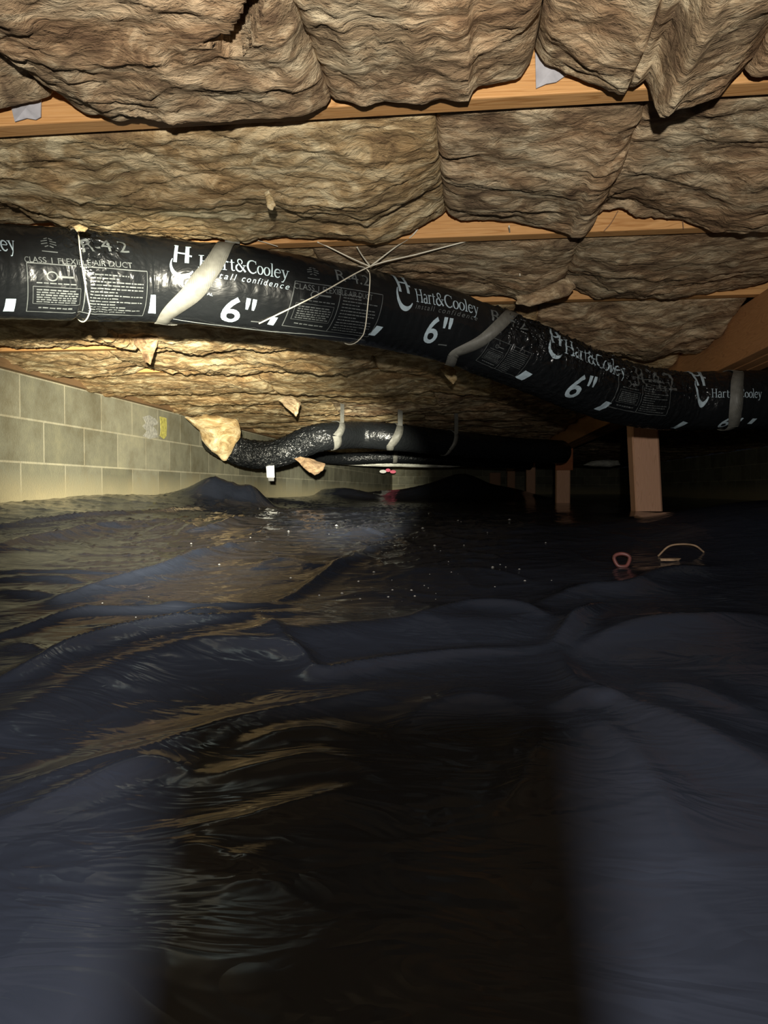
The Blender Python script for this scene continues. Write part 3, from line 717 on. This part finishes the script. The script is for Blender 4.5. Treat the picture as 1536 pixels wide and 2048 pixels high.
def glyph(ch):
    V, Fc = [], []; S, th = 0.125, 0.045
    if ch == 'H':
        st(V, Fc, [(.14, 0), (.14, 1)], S); st(V, Fc, [(.62, 0), (.62, 1)], S); st(V, Fc, [(.14, .52), (.62, .52)], th)
        for x in (.14, .62): serif(V, Fc, x, .022); serif(V, Fc, x, .978)
        return V, Fc, .78
    if ch == 'a':
        st(V, Fc, [(.38, .0), (.38, .46)] , .11); st(V, Fc, arc(.24, .46, .14, .19, 0, 150, 12), .06, .09)
        st(V, Fc, arc(.22, .17, .16, .16, 60, 330, 18), .05, .05, .13); st(V, Fc, [(.38, .03), (.47, .02)], .05)
        return V, Fc, .50
    if ch == 'r':
        st(V, Fc, [(.12, 0), (.12, .64)], .11); serif(V, Fc, .13, .02, .24, .04); serif(V, Fc, .08, .63, .12, .04)
        st(V, Fc, arc(.27, .46, .13, .17, 170, 50, 8), .05, .11); return V, Fc, .42
    if ch == 't':
        st(V, Fc, [(.15, .14), (.15, .84)], .11); st(V, Fc, [(.02, .62), (.32, .62)], .045); st(V, Fc, arc(.25, .13, .10, .11, 180, 320, 8), .11, .04)
        return V, Fc, .36
    if ch == '&':
        st(V, Fc, arc(.34, .76, .15, .20, -60, 240, 18), .05, .05, .10); st(V, Fc, [(.24, .62), (.44, .34), (.70, .03)], .12, .13)
        st(V, Fc, arc(.28, .27, .22, .25, 110, 330, 18), .09, .05, .13); st(V, Fc, [(.46, .14), (.58, .32), (.62, .48)], .045); serif(V, Fc, .64, .49, .24, .04)
        return V, Fc, .80
    if ch == 'C':
        st(V, Fc, arc(.43, .5, .36, .48, 48, 312, 26), .05, .05, .15); st(V, Fc, [(.69, .70), (.69, .97)], .04); st(V, Fc, [(.69, .06), (.69, .22)], .03); return V, Fc, .76
    if ch == 'o':
        for a, b in ((90, 270), (270, 450)): st(V, Fc, arc(.26, .32, .20, .30, a, b, 16), .04, .04, .13)
        return V, Fc, .52
    if ch == 'l':
        st(V, Fc, [(.12, 0), (.12, 1.02)], .11); serif(V, Fc, .12, .02, .24, .04); serif(V, Fc, .08, 1.0, .12, .04); return V, Fc, .26
    if ch == 'e':
        st(V, Fc, arc(.26, .32, .20, .30, 10, 320, 26), .05, .05, .12); st(V, Fc, [(.08, .36), (.44, .36)], .045); return V, Fc, .50
    if ch == 'y':
        st(V, Fc, [(.10, .63), (.28, .06)], .12); st(V, Fc, [(.46, .63), (.26, -.04), (.16, -.24), (.06, -.24)], .045, .07); serif(V, Fc, .10, .62, .22, .04); serif(V, Fc, .46, .62, .16, .04)
        return V, Fc, .52
def brand_uv(s='Hart&Cooley'):
    V, Fc, x = [], [], 0.0
    for ch in s:
        v, f, a = glyph(ch); b = len(V); V += [(p[0]+x, p[1]) for p in v]; Fc += [[i+b for i in q] for q in f]; x += a
    return V, Fc, x
def logo_uv():
    V, Fc = [], []
    st(V, Fc, [(.20, .36), (.20, 1.0)], .17); st(V, Fc, [(.62, .36), (.62, 1.0)], .17); st(V, Fc, [(.16, .68), (.66, .68)], .055)
    st(V, Fc, [(.10, .98), (.20, .98)], .05); st(V, Fc, [(.54, .98), (.74, .98)], .05); st(V, Fc, [(.62, .62), (.78, .60)], .06)
    st(V, Fc, arc(.45, .30, .42, .34, 150, 330, 22), .03, .04, .16)
    return V, Fc, .80
def tick_uv(): V, Fc = [], []; st(V, Fc, [(0, .5), (1, .5)], 1.0); return V, Fc, 1.0
def diamond_uv():
    V, Fc = [], []
    for i in range(4):
        t = -0.3+0.2*i; hw = 0.5-abs(t)*0.9
        st(V, Fc, [(.5-hw, .5+t), (.5-hw*0.15, .5+t+0.1)], .07); st(V, Fc, [(.5+hw*0.15, .5+t+.08), (.5+hw, .5+t)], .07)
    st(V, Fc, [(.08, -.12), (.92, -.12)], .06)
    return V, Fc, 1.0
def labelbox_uv(seed, h=0.46):
    r = random.Random(seed); V, Fc = [], []
    st(V, Fc, [(0, 0), (1, 0)], .008); st(V, Fc, [(0, h), (1, h)], .008); st(V, Fc, [(0, 0), (0, h)], .008); st(V, Fc, [(1, 0), (1, h)], .008); st(V, Fc, [(.46, 0), (.46, h)], .008)
    st(V, Fc, arc(.20, h*.78, .035, .035, 0, 360, 18), .010); st(V, Fc, [(.24, h*.78), (.36, h*.78)], .016)
    st(V, Fc, [(.05, h*.22), (.42, h*.22)], .004); st(V, Fc, [(.05, h*.58), (.42, h*.58)], .004); st(V, Fc, [(.05, h*.22), (.05, h*.58)], .004); st(V, Fc, [(.42, h*.22), (.42, h*.58)], .004)
    for i in range(6):
        y = h*(.27+.05*i); x = .08
        while x < .38: w_ = r.uniform(.015, .05); st(V, Fc, [(x, y), (min(x+w_, .40), y)], .011); x += w_+.008
    x = .10
    while x < .36: w_ = r.uniform(.02, .05); st(V, Fc, [(x, h*.12), (x+w_, h*.12)], .016); x += w_+.01
    x = .08
    while x < .38: w_ = r.uniform(.02, .05); st(V, Fc, [(x, h*.65), (x+w_, h*.65)], .010); x += w_+.01
    for i in range(13):
        y = h*(.08+.066*i); x = .50; e = r.choice((.72, .94, .94, .8))
        while x < e: w_ = r.uniform(.012, .06); st(V, Fc, [(x, y), (min(x+w_, e+.01), y)], .010); x += w_+.008
    return V, Fc, 1.0
def put(kind, a, b, uv, mat='ink', label=None, **kw):
    l0, p0 = D1.inv(*a); l1, p1 = D1.inv(*b); V, Fc, wd = uv
    return lay(D1, kind, V, Fc, l0, p0, l1, p1, wd, M[mat], duct, label=label, **kw)
BR = brand_uv(); LG = logo_uv()
put('logo', (340, 548), (384, 551), LG, vscale=1.55, label='pale blue H emblem')
put('brand_lettering', (397, 534), (578, 560), BR, label='pale blue serif words')
put('brand_lettering', (-170, 490), (32, 503), BR, label='pale blue serif words')
put('tagline', (398, 552), (578, 580), font_uv('install confidence', .35, 1.35), label='small italic words')
put('size_number', (437, 640), (500, 648), font_uv('6"', 0, 1.0, .012), label='bold 6 inch mark')
put('rating', (167, 502), (258, 506), font_uv('R-4.2'), 'ink_grey')
put('rating', (674, 560), (740, 573), font_uv('R-4.2'), 'ink_grey')
put('class_line', (589, 577), (744, 601), font_uv('CLASS 1 FLEXIBLE AIR DUCT'), 'ink_grey', vscale=1.25)
put('class_line', (50, 524), (264, 537), font_uv('CLASS 1 FLEXIBLE AIR DUCT'), 'ink_grey')
put('spec_label', (563, 650), (735, 673), labelbox_uv(1, .52), 'ink_grey', slant=.12, vscale=1.0)
put('spec_label', (52, 622), (284, 630), labelbox_uv(2, .44), 'ink_grey', vscale=1.0)
put('emblem', (613, 553), (640, 557), diamond_uv(), 'ink_grey')
put('emblem', (80, 499), (119, 502), diamond_uv(), 'ink_grey')
put('tick_mark', (6, 622), (27, 622), tick_uv(), vscale=1.4); put('tick_mark', (296, 625), (311, 626), tick_uv(), vscale=1.5)
put('tick_mark', (534, 648), (547, 650), tick_uv(), vscale=1.8, slant=.3); put('tick_mark', (736, 668), (749, 671), tick_uv(), vscale=1.5, slant=.5)
put('small_mark', (502, 643), (524, 645), tick_uv(), 'ink_grey', vscale=.12); put('small_mark', (876, 690), (893, 692), tick_uv(), 'ink_grey', vscale=.15)
put('small_mark', (414, 590), (424, 592), font_uv('AL'), 'ink')
put('logo', (793, 610), (824, 617), LG, vscale=1.6, label='pale blue H emblem')
put('brand_lettering', (832, 604), (957, 630), BR, vscale=1.2, label='pale blue serif words')
put('tagline', (830, 617), (955, 642), font_uv('install confidence', .35, 1.35), 'ink_grey')
put('size_number', (843, 683), (893, 691), font_uv('6"', .1, 1.0, .012), vscale=1.1, label='bold 6 inch mark')
put('rating', (985, 640), (1054, 662), font_uv('R-4.2'), 'ink_grey')
put('spec_label', (952, 722), (1030, 752), labelbox_uv(3, .60), 'ink_grey', slant=.1)
put('tick_mark', (1030, 753), (1043, 760), tick_uv(), vscale=1.3, slant=.4); put('tick_mark', (1187, 817), (1199, 821), tick_uv(), vscale=1.6, slant=.5)
put('logo', (1094, 705), (1122, 716), LG, vscale=1.6, label='pale blue H emblem')
put('brand_lettering', (1128, 706), (1250, 756), BR, vscale=1.1, label='pale blue serif words')
put('size_number', (1124, 790), (1170, 803), font_uv('6"', .1, 1.0, .012), vscale=1.1, label='bold 6 inch mark')
put('rating', (1275, 770), (1353, 782), font_uv('R-4.2'), 'ink_grey')
put('spec_label', (1215, 812), (1330, 830), labelbox_uv(5, .42), 'ink_grey')
put('tick_mark', (1340, 855), (1350, 857), tick_uv(), vscale=1.6, slant=.5); put('tick_mark', (1494, 847), (1503, 847), tick_uv(), vscale=1.6, slant=.5)
put('logo', (1392, 804), (1415, 806), LG, vscale=1.55, label='pale blue H emblem')
put('brand_lettering', (1423, 795), (1522, 796), BR, vscale=1.25, label='pale blue serif words')
put('size_number', (1432, 854), (1462, 856), font_uv('6"', .1, 1.0, .012), vscale=1.3, label='bold 6 inch mark')

# lower seam of the sleeve
def on_duct_line(D, pts, r, lift, n=60):
    q = smooth_curve(np.array([D.inv(*p) for p in pts]), n); return D.at(q[:, 0], q[:, 1], D.R+lift)
V_, F_ = tube_vf(on_duct_line(D1, [(330,634),(420,648),(520,660),(620,668),(730,680)], 1, .0006), .0007, 5); mesh_obj('seam', V_, F_, M['ink_grey'], duct)

# --- straps: webbing slings that pass round the duct and up to the joists
def sling(D, path, wd, name, label, tail=True):
    """webbing band: the visible side follows points on the sleeve, the rest goes round behind; a tail runs up to the joists"""
    qs = np.array([D.inv(*p) for p in path]); la, pa = qs[0]; lb, pb = qs[-1]
    e = empty(name, tuple(D.at(lb, pb))); tag(e, label, 'strap', 'webbing duct straps' if D is D1 else 'far duct straps')
    n = 60; q = smooth_curve(qs, n); G = np.gradient(np.stack([q[:, 0], q[:, 1]*D.R], -1), axis=0); G /= np.linalg.norm(G, axis=1)[:, None]+1e-9
    V = []
    for lift in (0.0022, 0.0034):
        for k in (-0.5, 0, 0.5):
            V.append(D.at(q[:, 0]-G[:, 1]*wd*k, q[:, 1]+G[:, 0]*wd*k/D.R, D.R+lift))
    V = np.array(V); Vf = V.reshape(-1, 3); Fc = []
    for i in range(n-1):
        for a, b in ((0, 1), (1, 2), (2, 5), (5, 4), (4, 3), (3, 0)): Fc.append([a*n+i, b*n+i, b*n+i+1, a*n+i+1])
    Fc += [[0, n, 2*n, 5*n, 4*n, 3*n], [n-1, 3*n+n-1, 4*n+n-1, 5*n+n-1, 2*n+n-1, n+n-1]]
    mesh_obj('front_band', Vf, Fc, M['strap'], e)
    # back half
    m = 40; t = np.linspace(0, 1, m); l = lb+(la-lb)*t; p = pb - (2*math.pi-(pa-pb))*t
    V = np.array([D.at(l+k*wd, p, D.R+lift) for lift in (0.0022, 0.0034) for k in (-.5, 0, .5)]).reshape(-1, 3); Fc = []
    for i in range(m-1):
        for a, b in ((0, 1), (1, 2), (2, 5), (5, 4), (4, 3), (3, 0)): Fc.append([a*m+i, b*m+i, b*m+i+1, a*m+i+1])
    mesh_obj('back_band', V, Fc, M['strap'], e)
    # tail up to the structure
    top = D.at(la, pa, D.R+.003); ln = np.array(D.at(la+.001, pa)) - np.array(D.at(la-.001, pa)); ln /= np.linalg.norm(ln)
    z1 = HJ+0.02
    if tail and z1 > top[2]+.003:
        Q = [top+ln*wd*k+np.array([0, dy, 0])*0.0012 for k in (-.5, .5) for dy in (0, 1)]
        Q2 = [q+np.array([0, 0.01, z1-top[2]]) for q in Q]
        mesh_obj('hanger_tail', Q+Q2, [(0, 1, 5, 4), (2, 6, 7, 3), (0, 4, 6, 2), (1, 3, 7, 5), (4, 5, 7, 6), (0, 2, 3, 1)], M['strap'], e, smooth=False)
    return e
sling(D1, [(468,462),(456,480),(436,516),(409,555),(376,594),(330,632),(322,650)], .033, 'duct_strap', 'grey webbing strap crossing the first printed brand words')
sling(D1, [(1048,594),(1034,609),(997,652),(960,682),(916,703),(905,712)], .031, 'duct_strap', 'grey webbing strap where the duct starts to bend down', tail=False)
sling(D1, [(1476,744),(1474,765),(1473,800),(1470,830),(1466,852)], .030, 'duct_strap', 'dim webbing strap near the right end of the duct, beside the girder', tail=False)

# --- strings
def string(name, P, r, mat, label, cat='string', group=None, n=40):
    V_, F_ = tube_vf(smooth_curve(np.array(P), n), r, 7); o = mesh_obj(name, V_, F_, mat); return tag(o, label, cat, group)
Yk = D1.C[np.argmin(np.abs(D1.L-D1.inv(738, 570)[0]))][1]-0.05
K = atY(740, 533, Yk)
def sp(px, py, Y): return atY(px, py, Y)
l_, p_ = D1.inv(517, 644); E_ = D1.at(l_, p_, D1.R+.004)
lm, pm = D1.inv(630, 590); Em = D1.at(lm, pm, D1.R+.014)
string('string', [sp(935, 482, 1.80), (sp(935,482,1.80)+K)/2, K, Em, E_], .0016, M['string'], 'long white string crossing the duct from lower left to upper right', group='white strings')
string('string', [K, sp(700, 515, 1.80), sp(655, 493, 1.78), sp(635, 484, 1.75)], .0016, M['string'], 'white string from the knot up to the left', group='white strings')
string('string', [K+[0.001,0,0], sp(725, 512, 1.80), sp(714, 494, 1.765)], .0016, M['string'], 'shortest white string stub standing up from the knot', group='white strings')
string('string', [K, sp(790, 495, 1.80), sp(820, 475, 1.75), sp(836, 458, 1.735)], .0016, M['string'], 'white string from the knot up to the joist on the right', group='white strings')
string('string', [sp(470, 470, 1.73), sp(520, 482, 1.735), sp(556, 493, 1.74)], .0008, M['string'], 'thin pale strand on the joist above the first strap', group='loose strands')
string('string', [sp(1018, 452, 1.70), sp(1024, 500, 1.90), sp(1038, 530, 2.0), sp(1040, 552, 2.02)], .0016, M['string'], 'curled pale strand hanging in front of the batt right of the strings', group='loose strands')
string('wire_hanger', [sp(1236, 422, 1.735), sp(1222, 446, 1.735), sp(1208, 462, 1.74)], .0009, M['wire'], 'rusty wire stub on the joist right of the insulation tongue', 'wire')
string('wire_hanger', [sp(1365, 434, 1.735), sp(1366, 446, 1.735), sp(1367, 458, 1.74)], .0009, M['wire'], 'short upright wire on the joist near the right edge', 'wire')
# cords tied round the duct
def cord(px_list, label):
    q = smooth_curve(np.array([D1.inv(*p) for p in px_list]), 40)
    P = [D1.at(a, b, D1.R+.0022) for a, b in q]
    a0, b0 = q[0]; a1, b1 = q[-1]
    t = np.linspace(0, 1, 30)[1:]
    P += [D1.at(a1+(a0-a1)*k, b1-(2*math.pi-(b0-b1))*k, D1.R+.0022) for k in t]
    V_, F_ = tube_vf(np.array(P), .0014, 7); o = mesh_obj('tie_cord', V_, F_, M['string']); tag(o, label, 'cord', 'cords tied round the duct')
cord([(157, 468), (160, 500), (166, 545), (173, 590), (180, 618)], 'white cord pinching the duct near its left end')
cord([(738, 546), (737, 580), (733, 620), (726, 668)], 'thin white cord dropping round the duct from the string knot')

# ---------------------------------------------------------------- far ducts
D2 = Duct([(430,880,27),(455,892,28),(490,906,28),(535,910,28),(575,900,28),(615,882,28),(660,872,28),(720,870,27),(790,874,27),(860,882,26),(940,890,25),(1030,899,24),(1100,903,23.5),(1122,904,23)], 0.09, 200)
d2 = empty('flexible_duct', tuple(D2.at(D2.L[-1]*.3, -1.57))); tag(d2, 'upper far black duct that dips and rises behind the hanging insulation wad', 'duct', 'far ducts')
lD = D2.inv(560, 905)[0]
duct_mesh(D2, 'sleeve', M['duct'], d2, nu=420, ns=48, crinkle=lambda l, p: np.clip(0.25+0.9*(1-sstep(lD, lD+.5, l)), 0, 1), seed=7.0)
D3 = Duct([(608,906,12.6),(640,914,12.3),(700,917,12),(780,914,12),(860,917,11.8),(950,922,11.5),(1030,926,11.2),(1058,928,11)], 0.072, 160)
d3 = empty('flexible_duct', tuple(D3.at(D3.L[-1]*.3, -1.57))); tag(d3, 'thinner looking black duct just under the upper far duct', 'duct', 'far ducts')
duct_mesh(D3, 'sleeve', M['duct'], d3, nu=300, ns=40, crinkle=lambda l, p: np.full_like(l, .5), seed=9.0)
for (a, b, lab) in (((684, 846), (674, 872), 'first pale strap on the upper far duct, near its crest'), ((800, 852), (780, 893), 'second pale strap on the far duct, slanting'), ((912, 868), (900, 900), 'third pale strap on the upper far duct, dimmer')):
    sling(D2, [a, ((a[0]+b[0])/2+4, (a[1]+b[1])/2), b], .035, 'duct_strap', lab)
for (a, b, lab) in (((792, 903), (790, 924), 'pale strap round the thinner far duct'),):
    sling(D3, [a, ((a[0]+b[0])/2, (a[1]+b[1])/2), b], .05, 'duct_strap', lab)
scrap('white_insulation_strip', 'long thin white insulation strip under the thinner far duct', [(680,929),(700,925),(740,922),(800,919),(860,922),(900,925),(945,931),(900,934),(860,935),(800,934),(760,934),(720,932)], 10.2, M['batt_white'], .12, 11.0, bulge=.05)
scrap('white_insulation_strip', 'small dim white insulation piece between the second and nearest posts', [(1168,930),(1185,922),(1210,919),(1238,921),(1241,930),(1220,934),(1190,933)], 10.2, M['batt_white'], .12, 12.0, bulge=.05)
# white tag hanging from the dip of the far duct
e = empty('hanging_tag', tuple(atD(540, 962, 4.9))); tag(e, 'white strap end with black clip hanging from the dip of the far duct', 'tag')
P4 = [atD(532, 928, 4.9), atD(548, 928, 4.9), atD(549, 955, 4.9), atD(534, 955, 4.9)]; bk = FW*0.004
mesh_obj('strip', P4+[p+bk for p in P4], [(0, 1, 2, 3), (7, 6, 5, 4), (0, 4, 5, 1), (1, 5, 6, 2), (2, 6, 7, 3), (3, 7, 4, 0)], M['white'], e, smooth=False)
P4 = [atD(536, 955, 4.9), atD(548, 955, 4.9), atD(548, 962, 4.9), atD(537, 962, 4.9)]; bk = FW*0.012
mesh_obj('clip', P4+[p+bk for p in P4], [(0, 1, 2, 3), (7, 6, 5, 4), (0, 4, 5, 1), (1, 5, 6, 2), (2, 6, 7, 3), (3, 7, 4, 0)], M['blackbit'], e, smooth=False)
# small reflectors far off
for (px, py, m_, lab, cc) in ((766, 943, 'white', 'tiny white tab far back under the thin duct', 7), (776, 940.5, 'pink', 'tiny upper pink tab far back beside the white one', 5), (786, 943.5, 'pink', 'tiny right-hand pink tab far back beside the white one', 6)):
    c = atD(px, py, 13.0); V = []; nn = 14
    for s in (0, 1):
        for i in range(nn): a = 2*math.pi*i/nn; V.append(c + RT*cc*13/F*math.cos(a) + UP*3.4*13/F*math.sin(a) + FW*0.02*s)
    o = mesh_obj('marker_tab', V, [list(range(nn)), list(range(2*nn-1, nn-1, -1))]+[(i, nn+i, nn+(i+1) % nn, (i+1) % nn) for i in range(nn)], M[m_], smooth=False); tag(o, lab, 'marker', 'far marker tabs')

# ---------------------------------------------------------------- paint smears on the block wall
def smear(pts, mat, label):
    P = [atX(px, py, XW+0.003) for px, py in pts]; n = len(P)
    o = mesh_obj('paint_smear', P+[p-np.array([.002, 0, 0]) for p in P], [list(range(n)), list(range(2*n-1, n-1, -1))]+[(i, n+i, n+(i+1) % n, (i+1) % n) for i in range(n)], mat, smooth=False); tag(o, label, 'paint'); return o
M['yellow'] = mat_plain('yellow_paint', (0.62, 0.58, 0.16), .7, .3, .3); M['palepaint'] = mat_plain('pale_paint', (0.50, 0.50, 0.45), .8, .3, .35)
smear([(320,833),(333,836),(334,852),(333,872),(328,878),(320,872),(322,860)], M['yellow'], 'yellow vertical paint smear on the block wall')
smear([(286,834),(298,830),(312,838),(317,848),(306,852),(314,862),(316,874),(300,878),(286,872),(294,862),(285,852),(292,846)], M['palepaint'], 'pale grey patch on the block wall left of the yellow smear')

# ---------------------------------------------------------------- litter on the sheet
c = onG(1244, 1134); V, Fc = [], []
P = [c + np.array([0.018*math.cos(a)*(1+.12*math.sin(3*a)), 0.006*math.sin(a), 0.017+0.017*math.sin(a)*(1+.1*math.cos(2*a))]) for a in np.linspace(0, 2*math.pi, 25)]
V_, F_ = tube_vf(np.array(P), .0045, 8, False); o = mesh_obj('ring', V_, F_, M['redbit']); tag(o, 'small reddish ring lying on the black sheet below the nearest post', 'ring')
q0, q1 = onG(1316, 1114), onG(1408, 1106); mid = (q0+q1)/2 + np.array([0, 0, .028])
string('bent_cable', [q0+[0,0,.002], mid+(q0-mid)*.55+[0,0,.012], mid, mid+(q1-mid)*.6+[0,0,.01], q1+[0,0,.002]], .0025, M['brownbit'], 'arched stiff cable standing off the sheet right of the post reflection', 'cable')
def chip(px, py, sx, sy, rot, label, m_='brownbit'):
    c = onG(px, py); V = []; n = 9; rr = random.Random(int(px))
    for s in (0.0, .006):
        for i in range(n):
            a = 2*math.pi*i/n; r = rr.uniform(.75, 1.15); x, y = sx*r*math.cos(a), sy*r*math.sin(a)
            V.append(c + np.array([x*math.cos(rot)-y*math.sin(rot), x*math.sin(rot)+y*math.cos(rot), s+.001]))
    o = mesh_obj('wood_chip', V, [list(range(n))[::-1], list(range(n, 2*n))]+[(i, (i+1) % n, n+(i+1) % n, n+i) for i in range(n)], M[m_], smooth=False); tag(o, label, 'debris')
chip(1340, 1122, .028, .012, .2, 'flat brown chip inside the arch of the cable')
chip(1325, 1150, .045, .009, .25, 'long brown splinter on the fold below the arched cable')
# water droplets and grit, too many and too small to count
r_ = random.Random(5); V, Fc = [], []
cl = [(1090,1290,60,16,46),(1150,1250,50,24,20),(450,1250,45,9,16),(880,1300,90,8,18),(1160,1455,22,5,6),(1290,1500,70,34,18),(1240,1470,60,26,10),(700,1180,240,70,44),(900,1120,200,60,30),(220,1440,40,24,12),(120,1530,70,30,8),(1380,1330,110,40,8),(880,1240,160,30,18)]
for (cx, cy, sx, sy, n) in cl:
    for _ in range(n):
        px, py = r_.gauss(cx, sx), r_.gauss(cy, sy)
        if py < 1010: continue
        c = onG(px, py); D_ = max(.4, float(c@FW)); s = D_/F*r_.uniform(.8, 2.4); b = len(V)
        for k, (dx, dy, dz) in enumerate(((s*1.6, 0, 0), (0, s*1.2, 0), (-s*1.6, 0, 0), (0, -s*1.2, 0), (0, 0, s*1.0))): V.append(c+np.array([dx, dy, dz+.0008]))
        Fc += [(b, b+1, b+4), (b+1, b+2, b+4), (b+2, b+3, b+4), (b+3, b, b+4)]
o = mesh_obj('water_droplets', V, Fc, M['speck']); tag(o, 'tiny bright droplets and grit scattered over the black plastic sheet', 'droplets', kind='stuff')

# ---------------------------------------------------------------- the phone that takes the picture (its shadow falls on the sheet)
e = bpy.data.objects.new('smartphone', None); link(e)
ph = -FW*0.03
e.location = Vector(ph) + Vector((0, 0, Z0)); e['_b'] = tuple(e.location)
tag(e, 'dark smartphone in a slim case, held just behind the viewpoint', 'phone')
def slab(x0, x1, z0, z1, d0, d1, name, mat, parent):
    V = [RT*x + UP*z - FW*d for x in (x0, x1) for z in (z0, z1) for d in (d0, d1)]
    o = mesh_obj(name, V, [(0, 1, 3, 2), (4, 6, 7, 5), (0, 4, 5, 1), (2, 3, 7, 6), (0, 2, 6, 4), (1, 5, 7, 3)], mat, parent, smooth=False); bevel_obj(o, .004, 3); return o
slab(-.044, .040, -.150, .016, .012, .022, 'case', M['phone'], e)
slab(-.041, .037, -.147, .013, .0222, .0228, 'screen', M['blackbit'], e)
for o in bpy.data.objects:
    if '_b' in o: del o['_b']
